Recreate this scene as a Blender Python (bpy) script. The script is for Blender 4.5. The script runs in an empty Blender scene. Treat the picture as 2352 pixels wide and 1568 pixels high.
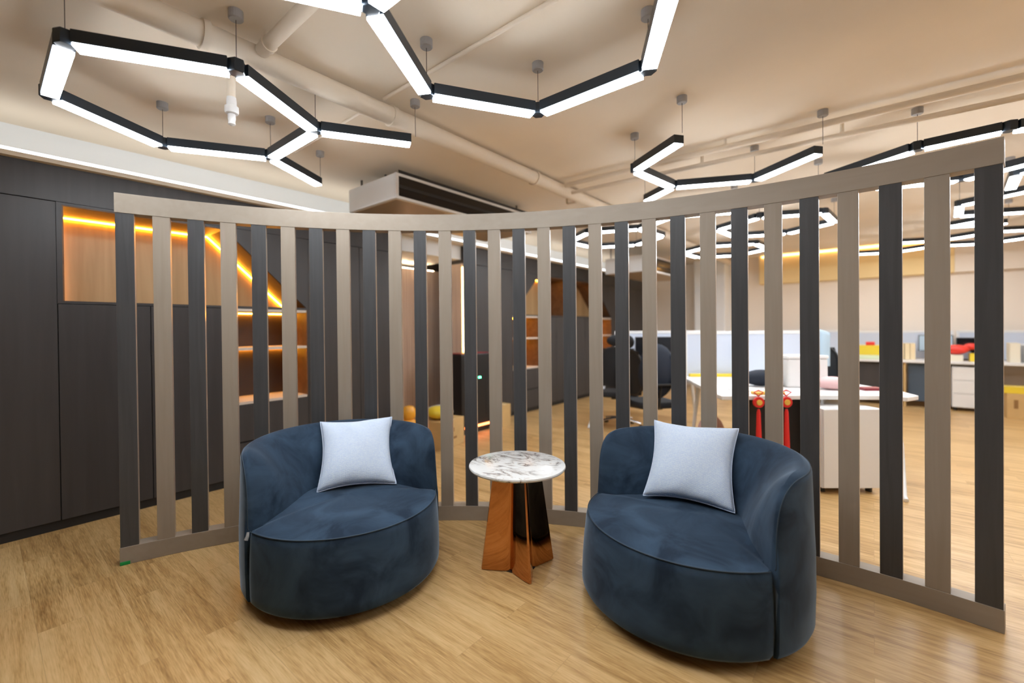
import bpy, bmesh, math, random
from mathutils import Vector, Matrix
random.seed(7)
PI = math.pi
SC = bpy.context.scene
COL = SC.collection

# ------------------------------------------------------------------ camera, world, exposure
# room axes: +Y runs along the cabinet wall, +X away from it, z up
YAW, PITCH, ROLL = 0.7059, 0.0079, -0.0100
FPX, CX, CY, EYE = 1016.0, 1140.0, 763.1, 1.30
cam_d = bpy.data.cameras.new('camera'); cam = bpy.data.objects.new('camera', cam_d); COL.objects.link(cam)
fw = Vector((-math.sin(YAW)*math.cos(PITCH), math.cos(YAW)*math.cos(PITCH), -math.sin(PITCH)))
rt = Vector((math.cos(YAW), math.sin(YAW), 0)); up = rt.cross(fw)
c_, s_ = math.cos(ROLL), math.sin(ROLL)
rt2 = rt*c_ + up*s_; up2 = up*c_ - rt*s_
cam.matrix_world = Matrix(((rt2.x, up2.x, -fw.x, 0), (rt2.y, up2.y, -fw.y, 0), (rt2.z, up2.z, -fw.z, EYE), (0, 0, 0, 1)))
cam_d.sensor_width = 36; cam_d.lens = 36*FPX/2352
cam_d.shift_x = (1176-CX)/2352; cam_d.shift_y = (CY-784)/2352
cam_d.clip_start = 0.05
cam_d.dof.use_dof = True; cam_d.dof.focus_distance = 2.25; cam_d.dof.aperture_fstop = 0.85
SC.camera = cam
world = bpy.data.worlds.new('world'); SC.world = world; world.use_nodes = True
world.node_tree.nodes['Background'].inputs[0].default_value = (0.9, 0.95, 1, 1)
world.node_tree.nodes['Background'].inputs[1].default_value = 0.3
SC.view_settings.view_transform = 'Standard'; SC.view_settings.look = 'None'
SC.view_settings.gamma = 1; SC.view_settings.exposure = 2.25
SC.cycles.max_bounces = 8; SC.cycles.diffuse_bounces = 5; SC.cycles.glossy_bounces = 4
SC.cycles.sample_clamp_indirect = 6
BAR_POWER = 8.0        # radiance of the lamp diffusers

# ------------------------------------------------------------------ materials
def new_mat(name):
    m = bpy.data.materials.new(name); m.use_nodes = True
    return m, m.node_tree, m.node_tree.nodes['Principled BSDF']
def simple(name, col, rough=0.5, metal=0.0, spec=0.5, bump=0.0, bscale=200, var=0.0, vscale=4, coat=0):
    m, nt, p = new_mat(name)
    p.inputs['Base Color'].default_value = (*col, 1); p.inputs['Roughness'].default_value = rough
    p.inputs['Metallic'].default_value = metal; p.inputs['Specular IOR Level'].default_value = spec
    p.inputs['Coat Weight'].default_value = coat
    tc = nt.nodes.new('ShaderNodeTexCoord')
    if bump:
        n = nt.nodes.new('ShaderNodeTexNoise'); n.inputs['Scale'].default_value = bscale
        nt.links.new(tc.outputs['Object'], n.inputs['Vector'])
        b = nt.nodes.new('ShaderNodeBump'); b.inputs['Strength'].default_value = bump; b.inputs['Distance'].default_value = 0.002
        nt.links.new(n.outputs['Fac'], b.inputs['Height']); nt.links.new(b.outputs[0], p.inputs['Normal'])
    if var:
        n = nt.nodes.new('ShaderNodeTexNoise'); n.inputs['Scale'].default_value = vscale; n.inputs['Detail'].default_value = 5
        nt.links.new(tc.outputs['Object'], n.inputs['Vector'])
        r = nt.nodes.new('ShaderNodeValToRGB')
        r.color_ramp.elements[0].color = (*[c*(1-var) for c in col], 1); r.color_ramp.elements[1].color = (*[min(1, c*(1+var)) for c in col], 1)
        r.color_ramp.elements[0].position = .3; r.color_ramp.elements[1].position = .7
        nt.links.new(n.outputs['Fac'], r.inputs[0]); nt.links.new(r.outputs[0], p.inputs['Base Color'])
    return m
def emit(name, col, strength):
    m, nt, p = new_mat(name)
    p.inputs['Base Color'].default_value = (.8, .8, .8, 1)
    p.inputs['Emission Color'].default_value = (*col, 1); p.inputs['Emission Strength'].default_value = strength
    return m
def wood(name, c0, c1, axis='Z', scale=1.0, rough=0.45, spec=.4):
    """laminate or board with grain running along one axis"""
    m, nt, p = new_mat(name)
    tc = nt.nodes.new('ShaderNodeTexCoord'); mp = nt.nodes.new('ShaderNodeMapping')
    s = {'X': (1.2, 22, 22), 'Y': (22, 1.2, 22), 'Z': (22, 22, 1.2)}[axis]
    mp.inputs['Scale'].default_value = [v*scale for v in s]
    n = nt.nodes.new('ShaderNodeTexNoise'); n.inputs['Scale'].default_value = 1; n.inputs['Detail'].default_value = 7; n.inputs['Distortion'].default_value = .6
    r = nt.nodes.new('ShaderNodeValToRGB')
    r.color_ramp.elements[0].position = .32; r.color_ramp.elements[1].position = .68
    r.color_ramp.elements[0].color = (*c0, 1); r.color_ramp.elements[1].color = (*c1, 1)
    L = nt.links.new
    L(tc.outputs['Object'], mp.inputs[0]); L(mp.outputs[0], n.inputs['Vector']); L(n.outputs['Fac'], r.inputs[0]); L(r.outputs[0], p.inputs['Base Color'])
    b = nt.nodes.new('ShaderNodeBump'); b.inputs['Strength'].default_value = .12; b.inputs['Distance'].default_value = .001
    L(n.outputs['Fac'], b.inputs['Height']); L(b.outputs[0], p.inputs['Normal'])
    p.inputs['Roughness'].default_value = rough; p.inputs['Specular IOR Level'].default_value = spec
    return m
def floor_mat():
    m, nt, p = new_mat('oak_plank_floor'); N = nt.nodes.new; L = nt.links.new
    tc = N('ShaderNodeTexCoord')
    br = N('ShaderNodeTexBrick'); br.inputs['Scale'].default_value = 1.0
    br.inputs['Brick Width'].default_value = .92; br.inputs['Row Height'].default_value = .152
    br.inputs['Mortar Size'].default_value = .0007; br.inputs['Mortar Smooth'].default_value = .1
    br.offset = .37; br.offset_frequency = 2
    br.inputs['Color1'].default_value = (0, 0, 0, 1); br.inputs['Color2'].default_value = (1, 1, 1, 1); br.inputs['Mortar'].default_value = (.5, .5, .5, 1)
    L(tc.outputs['Object'], br.inputs['Vector'])
    # each board shifts the grain
    sh = N('ShaderNodeVectorMath'); sh.operation = 'MULTIPLY_ADD'; sh.inputs[1].default_value = (7, 13, 5)
    L(br.outputs['Color'], sh.inputs[0]); L(tc.outputs['Object'], sh.inputs[2])
    mp = N('ShaderNodeMapping'); mp.inputs['Scale'].default_value = (1.1, 17, 1); L(sh.outputs[0], mp.inputs[0])
    n1 = N('ShaderNodeTexNoise'); n1.inputs['Scale'].default_value = 1.6; n1.inputs['Detail'].default_value = 6; n1.inputs['Roughness'].default_value = .6; n1.inputs['Distortion'].default_value = .4
    L(mp.outputs[0], n1.inputs['Vector'])
    mp2 = N('ShaderNodeMapping'); mp2.inputs['Scale'].default_value = (9, 150, 1); L(sh.outputs[0], mp2.inputs[0])
    n2 = N('ShaderNodeTexNoise'); n2.inputs['Scale'].default_value = 1.5; n2.inputs['Detail'].default_value = 4; L(mp2.outputs[0], n2.inputs['Vector'])
    mix = N('ShaderNodeMath'); mix.operation = 'MULTIPLY_ADD'; mix.inputs[1].default_value = .45; L(n2.outputs['Fac'], mix.inputs[0])
    m3 = N('ShaderNodeMath'); m3.operation = 'MULTIPLY'; m3.inputs[1].default_value = .55; L(n1.outputs['Fac'], m3.inputs[0]); L(m3.outputs[0], mix.inputs[2])
    pl = N('ShaderNodeMath'); pl.operation = 'MULTIPLY_ADD'; pl.inputs[1].default_value = .12; pl.inputs[2].default_value = -.06
    sep = N('ShaderNodeSeparateColor'); L(br.outputs['Color'], sep.inputs[0]); L(sep.outputs[0], pl.inputs[0])
    ad = N('ShaderNodeMath'); ad.operation = 'ADD'; L(mix.outputs[0], ad.inputs[0]); L(pl.outputs[0], ad.inputs[1])
    r = N('ShaderNodeValToRGB'); e = r.color_ramp.elements
    e[0].position = .30; e[0].color = (.28, .15, .046, 1); e[1].position = .72; e[1].color = (.72, .50, .25, 1)
    x = e.new(.45); x.color = (.50, .305, .115, 1); x = e.new(.55); x.color = (.62, .41, .18, 1)
    L(ad.outputs[0], r.inputs[0])
    dk = N('ShaderNodeMix'); dk.data_type = 'RGBA'; dk.inputs[7].default_value = (.22, .12, .05, 1)
    f = N('ShaderNodeMath'); f.operation = 'MULTIPLY'; f.inputs[1].default_value = .5; L(br.outputs['Fac'], f.inputs[0])
    L(f.outputs[0], dk.inputs[0]); L(r.outputs[0], dk.inputs[6]); L(dk.outputs[2], p.inputs['Base Color'])
    b = N('ShaderNodeBump'); b.inputs['Strength'].default_value = .25; b.inputs['Distance'].default_value = .001
    L(ad.outputs[0], b.inputs['Height']); L(b.outputs[0], p.inputs['Normal'])
    p.inputs['Roughness'].default_value = .36; p.inputs['Specular IOR Level'].default_value = .6
    return m
def velvet():
    m, nt, p = new_mat('blue_velvet'); N = nt.nodes.new; L = nt.links.new
    tc = N('ShaderNodeTexCoord')
    n = N('ShaderNodeTexNoise'); n.inputs['Scale'].default_value = 4.5; n.inputs['Detail'].default_value = 4; n.inputs['Roughness'].default_value = .6; n.inputs['Distortion'].default_value = .8
    L(tc.outputs['Object'], n.inputs['Vector'])
    r = N('ShaderNodeValToRGB'); r.color_ramp.elements[0].position = .35; r.color_ramp.elements[1].position = .68
    r.color_ramp.elements[0].color = (.015, .028, .050, 1); r.color_ramp.elements[1].color = (.042, .076, .124, 1)
    L(n.outputs['Fac'], r.inputs[0]); L(r.outputs[0], p.inputs['Base Color'])
    p.inputs['Roughness'].default_value = .85; p.inputs['Specular IOR Level'].default_value = .15
    p.inputs['Sheen Weight'].default_value = .7; p.inputs['Sheen Roughness'].default_value = .32
    p.inputs['Sheen Tint'].default_value = (.50, .64, .82, 1)
    n2 = N('ShaderNodeTexNoise'); n2.inputs['Scale'].default_value = 500; L(tc.outputs['Object'], n2.inputs['Vector'])
    b = N('ShaderNodeBump'); b.inputs['Strength'].default_value = .15; b.inputs['Distance'].default_value = .001
    L(n2.outputs['Fac'], b.inputs['Height']); L(b.outputs[0], p.inputs['Normal'])
    return m
def weave():
    m, nt, p = new_mat('pale_blue_woven_cloth'); N = nt.nodes.new; L = nt.links.new
    tc = N('ShaderNodeTexCoord'); br = N('ShaderNodeTexBrick')
    br.inputs['Scale'].default_value = 60; br.inputs['Brick Width'].default_value = .5; br.inputs['Row Height'].default_value = .25
    br.inputs['Mortar Size'].default_value = .05; br.inputs['Mortar Smooth'].default_value = 1
    br.inputs['Color1'].default_value = (.68, .79, .96, 1); br.inputs['Color2'].default_value = (.78, .88, .99, 1); br.inputs['Mortar'].default_value = (.42, .53, .76, 1)
    L(tc.outputs['Object'], br.inputs['Vector']); L(br.outputs['Color'], p.inputs['Base Color'])
    b = N('ShaderNodeBump'); b.inputs['Strength'].default_value = .5; b.inputs['Distance'].default_value = .002; b.invert = True
    L(br.outputs['Fac'], b.inputs['Height']); L(b.outputs[0], p.inputs['Normal'])
    p.inputs['Roughness'].default_value = .9; p.inputs['Specular IOR Level'].default_value = .1
    return m
def marble():
    m, nt, p = new_mat('veined_white_marble'); N = nt.nodes.new; L = nt.links.new
    tc = N('ShaderNodeTexCoord'); mp = N('ShaderNodeMapping'); mp.inputs['Scale'].default_value = (3.2, 7, 3); mp.inputs['Rotation'].default_value = (0, 0, -.55)
    L(tc.outputs['Object'], mp.inputs[0])
    n = N('ShaderNodeTexNoise'); n.inputs['Scale'].default_value = 1.5; n.inputs['Detail'].default_value = 8; n.inputs['Roughness'].default_value = .65; n.inputs['Distortion'].default_value = 1.6
    L(mp.outputs[0], n.inputs['Vector'])
    a = N('ShaderNodeMath'); a.operation = 'SUBTRACT'; a.inputs[1].default_value = .5; L(n.outputs['Fac'], a.inputs[0])
    ab = N('ShaderNodeMath'); ab.operation = 'ABSOLUTE'; L(a.outputs[0], ab.inputs[0])
    r = N('ShaderNodeValToRGB'); e = r.color_ramp.elements
    e[0].position = 0; e[0].color = (.05, .05, .06, 1); e[1].position = .075; e[1].color = (.78, .80, .80, 1)
    x = e.new(.010); x.color = (.28, .26, .26, 1); x = e.new(.032); x.color = (.62, .58, .54, 1)
    L(ab.outputs[0], r.inputs[0])
    n2 = N('ShaderNodeTexNoise'); n2.inputs['Scale'].default_value = 6; n2.inputs['Detail'].default_value = 3; L(tc.outputs['Object'], n2.inputs['Vector'])
    r2 = N('ShaderNodeValToRGB'); r2.color_ramp.elements[0].position = .47; r2.color_ramp.elements[1].position = .60; L(n2.outputs['Fac'], r2.inputs[0])
    mx = N('ShaderNodeMix'); mx.data_type = 'RGBA'; mx.inputs[6].default_value = (.80, .82, .82, 1)
    L(r2.outputs[0], mx.inputs[0]); L(r.outputs[0], mx.inputs[7]); L(mx.outputs[2], p.inputs['Base Color'])
    p.inputs['Roughness'].default_value = .22
    return m
M = {}
M['floor'] = floor_mat()
M['ceiling'] = simple('ceiling_paint', (.83, .735, .61), .8, var=.06, vscale=.8)
M['pipe_paint'] = simple('pipe_paint', (.81, .72, .60), .6)
M['white_paint'] = simple('white_paint', (.86, .89, .92), .7)
M['wall_paint'] = simple('cream_wall_paint', (.88, .79, .69), .8)
M['glow_paint'] = simple('bulkhead_painted_glow', (.90, .70, .36), .8)  # yellow uplight glow of the far bulkhead, put into its base colour
M['lam_dark'] = wood('charcoal_cabinet_laminate', (.047, .044, .045), (.056, .053, .054), 'Z', 1, .42)
M['lam_gap'] = simple('black_gap', (.012, .011, .011), .6)
M['slat_beige'] = wood('taupe_slat_laminate', (.310, .260, .206), (.336, .284, .228), 'Z', 2, .45)
M['rail_beige'] = wood('taupe_rail_laminate', (.318, .268, .214), (.342, .292, .236), 'X', 1, .45)
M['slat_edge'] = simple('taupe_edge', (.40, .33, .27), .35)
M['slat_dark'] = wood('dark_slat_laminate', (.056, .057, .060), (.070, .071, .074), 'Z', 2, .42)
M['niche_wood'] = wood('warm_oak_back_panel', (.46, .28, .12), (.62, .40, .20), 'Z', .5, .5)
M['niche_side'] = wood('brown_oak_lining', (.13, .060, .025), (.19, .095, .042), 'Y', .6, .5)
M['shelf_back'] = simple('dark_brown_back', (.055, .035, .028), .5)
M['shelf_white'] = simple('pale_shelf', (.66, .58, .50), .5)
M['fluted'] = wood('fluted_pink_oak', (.72, .57, .48), (.84, .70, .60), 'Z', .8, .5)
M['velvet'] = velvet(); M['weave'] = weave(); M['marble'] = marble()
M['piping'] = simple('velvet_piping', (.03, .055, .085), .7)
M['weave_edge'] = simple('pillow_piping', (.66, .77, .95), .9)
M['black'] = simple('black_plastic', (.012, .012, .013), .4)
M['black_mesh'] = simple('black_mesh_cloth', (.012, .014, .018), .8)
M['bronze'] = simple('polished_bronze', (.55, .26, .11), .04, metal=1)
M['lamp_body'] = simple('black_blue_aluminium', (.022, .032, .045), .35, metal=.3)
M['lamp_light'] = emit('lamp_diffuser', (.90, .95, 1.0), BAR_POWER)
M['canopy'] = simple('grey_canopy', (.36, .36, .37), .4, metal=.2)
M['canopy_low'] = simple('white_canopy_rim', (.75, .75, .75), .4)
M['cable'] = simple('steel_cable', (.12, .10, .09), .4, metal=.6)
M['led_amber'] = emit('amber_led', (1.0, .40, .028), 14)
M['led_white'] = emit('white_cove_led', (.86, .94, 1.0), .9)
M['led_warm'] = emit('warm_led', (1.0, .56, .17), 2.2)
M['led_top'] = emit('warm_shelf_led', (1.0, .72, .44), 18)
M['white_gloss'] = simple('white_laminate', (.80, .80, .80), .35)
M['white_metal'] = simple('white_enamel', (.80, .82, .84), .45)
M['tan_metal'] = simple('galvanised_underside', (.60, .46, .30), .35, metal=.5)
M['grille'] = simple('grille_bars', (.02, .018, .017), .6)
M['glass'] = simple('frosted_screen', (.60, .66, .78), .35)
M['chrome'] = simple('chrome', (.7, .7, .72), .12, metal=1)
M['card'] = simple('cardboard', (.60, .40, .17), .8, var=.08, vscale=6)
M['card_pale'] = simple('pale_cardboard', (.74, .60, .36), .8)
M['card_print'] = simple('brown_box_print', (.28, .15, .05), .8)
M['red'] = simple('red_cloth', (.72, .02, .015), .6)
M['redbag'] = simple('red_glossy_bag', (.80, .05, .035), .3)
M['gold'] = simple('gold_thread', (.80, .48, .08), .4)
M['yellow'] = simple('yellow_plastic', (.80, .60, .04), .4)
M['amber'] = simple('amber_plastic', (.90, .42, .04), .35)
M['paper'] = simple('white_paper', (.82, .84, .82), .7)
M['green'] = simple('green_label', (.0, .28, .06), .5)
M['greenpaper'] = simple('pale_green_paper', (.68, .80, .58), .7)
M['magazine'] = simple('beige_box_file', (.78, .64, .40), .7)
M['skyblue'] = simple('pale_blue_cloth', (.42, .55, .66), .7)
M['navy'] = simple('navy_cloth', (.008, .014, .028), .8)
M['steelblue'] = simple('blue_grey_panel', (.06, .09, .13), .6)
M['pink'] = simple('pink_cloth', (.78, .52, .52), .8)
M['cream'] = simple('cream_cloth', (.78, .72, .58), .8)
M['maroon'] = simple('maroon_plastic', (.22, .02, .03), .4)
M['led_green'] = emit('green_indicator', (.05, 1, .35), 3)
M['led_orange'] = emit('orange_light_bar', (1, .16, .02), 2.2)
M['teal'] = simple('teal_plastic', (.05, .50, .48), .5)
M['screen_dark'] = simple('monitor_glass', (.01, .01, .012), .15)
M['clear'] = simple('clear_label', (.30, .31, .32), .4)

# ------------------------------------------------------------------ mesh building
class MB:
    def __init__(s): s.v = []; s.f = []
    def box(s, x0, x1, y0, y1, z0, z1):
        return s.prism([(x0, y0), (x1, y0), (x1, y1), (x0, y1)], z0, z1)
    def obox(s, cx, cy, z0, z1, wx, wy, rot=0):
        c, n = math.cos(rot), math.sin(rot)
        return s.prism([(cx+a*wx/2*c-b*wy/2*n, cy+a*wx/2*n+b*wy/2*c) for a, b in ((-1, -1), (1, -1), (1, 1), (-1, 1))], z0, z1)
    def prism(s, poly, z0, z1):
        b = len(s.v); n = len(poly)
        s.v += [(x, y, z0) for x, y in poly]+[(x, y, z1) for x, y in poly]
        s.f += [tuple(b+i for i in range(n))[::-1], tuple(b+n+i for i in range(n))]
        s.f += [(b+i, b+(i+1) % n, b+n+(i+1) % n, b+n+i) for i in range(n)]
        return s
    def prism_yz(s, poly, x0, x1):
        b = len(s.v); n = len(poly)
        s.v += [(x0, y, z) for y, z in poly]+[(x1, y, z) for y, z in poly]
        s.f += [tuple(b+i for i in range(n))[::-1], tuple(b+n+i for i in range(n))]
        s.f += [(b+i, b+(i+1) % n, b+n+(i+1) % n, b+n+i) for i in range(n)]
        return s
    def lathe(s, prof, cx=0, cy=0, n=24, cap=True):
        b = len(s.v); m = len(prof)
        for r, z in prof:
            s.v += [(cx+r*math.cos(2*PI*i/n), cy+r*math.sin(2*PI*i/n), z) for i in range(n)]
        for k in range(m-1):
            s.f += [(b+k*n+i, b+k*n+(i+1) % n, b+(k+1)*n+(i+1) % n, b+(k+1)*n+i) for i in range(n)]
        if cap:
            s.f += [tuple(b+i for i in range(n))[::-1], tuple(b+(m-1)*n+i for i in range(n))]
        return s
    def cyl(s, cx, cy, r, z0, z1, n=20, r2=None): return s.lathe([(r, z0), (r if r2 is None else r2, z1)], cx, cy, n)
    def tube(s, pts, r, n=8, r2=None):
        pts = [Vector(p) for p in pts]; b = len(s.v); m = len(pts); prev = None
        for k, p in enumerate(pts):
            t = (pts[min(k+1, m-1)]-pts[max(k-1, 0)]).normalized()
            a = prev if prev is not None else (Vector((0, 0, 1)) if abs(t.z) < .9 else Vector((1, 0, 0)))
            u = (a-t*a.dot(t)).normalized(); w = t.cross(u); prev = u
            rr = r if r2 is None else r+(r2-r)*k/(m-1)
            s.v += [tuple(p+u*rr*math.cos(2*PI*i/n)+w*rr*math.sin(2*PI*i/n)) for i in range(n)]
        for k in range(m-1):
            s.f += [(b+k*n+i, b+k*n+(i+1) % n, b+(k+1)*n+(i+1) % n, b+(k+1)*n+i) for i in range(n)]
        s.f += [tuple(b+i for i in range(n))[::-1], tuple(b+(m-1)*n+i for i in range(n))]
        return s
    def grid(s, fn, nu, nv, closeu=False, closev=False):
        b = len(s.v)
        for i in range(nu):
            for j in range(nv): s.v.append(tuple(fn(i, j)))
        for i in range(nu if closeu else nu-1):
            for j in range(nv if closev else nv-1):
                s.f.append((b+i*nv+j, b+((i+1) % nu)*nv+j, b+((i+1) % nu)*nv+(j+1) % nv, b+i*nv+(j+1) % nv))
        return s
    def ball(s, c, rx, ry=None, rz=None, n=16, m=10, jit=0, rot=0):
        ry = ry or rx; rz = rz or rx
        def fn(i, j):
            th = PI*j/(m-1); ph = 2*PI*i/n
            k = 1+jit*math.sin(3*ph+2*th)*math.sin(th)
            x, y = rx*k*math.sin(th)*math.cos(ph), ry*k*math.sin(th)*math.sin(ph)
            return (c[0]+x*math.cos(rot)-y*math.sin(rot), c[1]+x*math.sin(rot)+y*math.cos(rot), c[2]+rz*math.cos(th))
        return s.grid(fn, n, m, closeu=True)
    def move(s, dx, dy, dz=0): s.v = [(x+dx, y+dy, z+dz) for x, y, z in s.v]; return s

def build(name, mb, mat, parent=None, bevel=0, smooth=False, seg=2, world_origin=True, label=None):
    """links a mesh; when parented, vertices given in room coordinates are moved into the parent's frame"""
    me = bpy.data.meshes.new(name); vs = mb.v
    if parent is not None and parent.get('_w'):
        o = parent['_w']; vs = [(x-o[0], y-o[1], z-o[2]) for x, y, z in vs]
    me.from_pydata(vs, [], mb.f)
    bm = bmesh.new(); bm.from_mesh(me)
    bmesh.ops.remove_doubles(bm, verts=bm.verts, dist=1e-6)
    bmesh.ops.recalc_face_normals(bm, faces=bm.faces)
    if bevel:
        es = [e for e in bm.edges if len(e.link_faces) == 2 and e.calc_face_angle(0) > .6]
        bmesh.ops.bevel(bm, geom=es, offset=bevel, segments=seg, profile=.6, affect='EDGES', clamp_overlap=True)
    bm.to_mesh(me); bm.free()
    if smooth:
        for p in me.polygons: p.use_smooth = True
        if smooth == 'auto':
            me.set_sharp_from_angle(angle=.7)
    me.materials.append(mat if not isinstance(mat, str) else M[mat])
    o = bpy.data.objects.new(name, me); COL.objects.link(o)
    if parent is not None: o.parent = parent
    if label: o['label'] = label
    return o
def tag(o, label, cat, group=None, kind=None):
    o['label'] = label; o['category'] = cat
    if group: o['group'] = group
    if kind: o['kind'] = kind
    return o
WORLDROOTS = []
def thing(name, label, cat, loc=(0, 0, 0), rot=0, group=None, world=True):
    """an Empty at the thing's base; with world=True its parts are written in room coordinates (rot must be 0)"""
    o = bpy.data.objects.new(name, None); COL.objects.link(o); o.location = loc; o.rotation_euler = (0, 0, rot)
    o.empty_display_size = .1
    tag(o, label, cat, group)
    if world: o['_w'] = list(loc); WORLDROOTS.append(o)
    return o
def sub(name, mb, mat, parent, root, **k):
    """a sub-part: written in room coordinates, its part sits at the root's frame"""
    parent_flag = parent.get('_w')
    if root.get('_w'): parent['_w'] = list(root['_w']); WORLDROOTS.append(parent)
    o = build(name, mb, mat, parent, **k)
    return o
def struct(name, mb, mat, parent=None, **k):
    o = build(name, mb, mat, parent, **k)
    if parent is None: o['kind'] = 'structure'
    return o
def copy_tree(o, parent=None):
    c = o.copy(); COL.objects.link(c); c.parent = parent
    for ch in list(o.children): copy_tree(ch, c)
    return c

# ------------------------------------------------------------------ the room shell
W = -4.09           # face of the cabinet wall
CEIL = 2.70
FARY = 10.4
XR, YB = 5.2, -3.2
struct('floor', MB().box(-5.3, XR, YB, FARY+.2, -.1, 0), 'floor')
struct('ceiling', MB().box(-5.3, XR, YB, FARY+.2, CEIL, CEIL+.1), 'ceiling')
struct('wall_far', MB().box(-5.3, XR, FARY, FARY+.15, 0, CEIL), 'wall_paint')
struct('wall_right', MB().box(XR, XR+.15, YB, FARY, 0, CEIL), 'wall_paint')
struct('wall_near', MB().box(-5.3, XR, YB-.15, YB, 0, CEIL), 'lam_dark')
w = MB().box(-5.2, -5.05, YB, FARY, 0, CEIL)
struct('wall_left', w, 'lam_dark')
w = MB()            # dark header over the cabinets
w.box(-4.5, W, YB, 3.147, 2.17, 2.40)
struct('trim_1', w, 'lam_dark')
struct('trim_8', MB().box(-4.5, W, 4.178, FARY, 2.17, 2.40), 'lam_dark')
struct('trim_2', MB().box(-4.5, W+.05, YB, FARY, 2.401, 2.43), 'pipe_paint')       # cove lip
struct('trim_3', MB().box(-4.44, -4.38, YB, FARY, 2.431, CEIL), 'white_paint')     # back of the light cove
led = MB().box(-4.10, -4.05, YB+.1, FARY-.1, 2.432, 2.452)
tag(build('cove_light_strip', led, 'led_white'), 'long white light strip in the cove above the cabinet wall', 'light strip')
struct('trim_4', MB().box(-1.75, 1.0, FARY-.16, FARY, 2.14, CEIL), 'glow_paint', bevel=.01)   # bulkhead on the far wall, its warm uplight glow painted in as yellow
tag(build('bulkhead_light_strip', MB().box(-1.70, .95, FARY-.185, FARY-.165, 2.67, 2.69), 'led_warm'), 'warm light strip along the top of the glow-painted bulkhead', 'light strip')
struct('trim_5', MB().box(1.0, XR, FARY-.16, FARY, 2.14, CEIL), 'wall_paint', bevel=.01)
struct('trim_6', MB().box(-2.9, -2.3, FARY-.5, FARY, 0, CEIL), 'white_paint', bevel=.02)   # pier by the corner
struct('baseboard_left', MB().box(-4.5, W-.015, YB, 3.15, 0, .06).box(-4.5, W-.015, 4.18, FARY, 0, .06), 'lam_gap')

# ------------------------------------------------------------------ cabinet wall
def door(mb_y0, mb_y1, z0, z1, t, name='door', bevel=.0015):
    g = .0025
    return build(name, MB().box(W-.02, W, mb_y0+g, mb_y1-g, z0+g, z1-g), 'lam_dark', t, bevel=bevel)
def tall_cabinet(y0, y1, label, seams=()):
    t = thing('tall_cabinet', label, 'cabinet', (W-.2, (y0+y1)/2, .06), group='tall charcoal cabinets along the wall')
    build('cabinet_body', MB().box(-4.5, W-.0205, y0, y1, .061, 2.168), 'lam_gap', t)
    ys = [y0, *seams, y1]
    for a, b in zip(ys, ys[1:]): door(a, b, .062, 2.167, t)
    return t
tall_cabinet(-.75, .345, 'tall charcoal cabinet left of the amber lit niche')
tall_cabinet(2.045, 3.145, 'tall charcoal cabinet between the lit shelf bay and the fluted alcove', (2.6,))
tall_cabinet(4.18, 5.17, 'tall charcoal cabinet right of the fluted alcove', (4.67,))
tall_cabinet(8.45, 10.38, 'tall charcoal cabinet nearest the far corner of the room', (9.1, 9.75))
XB = -4.5
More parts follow.
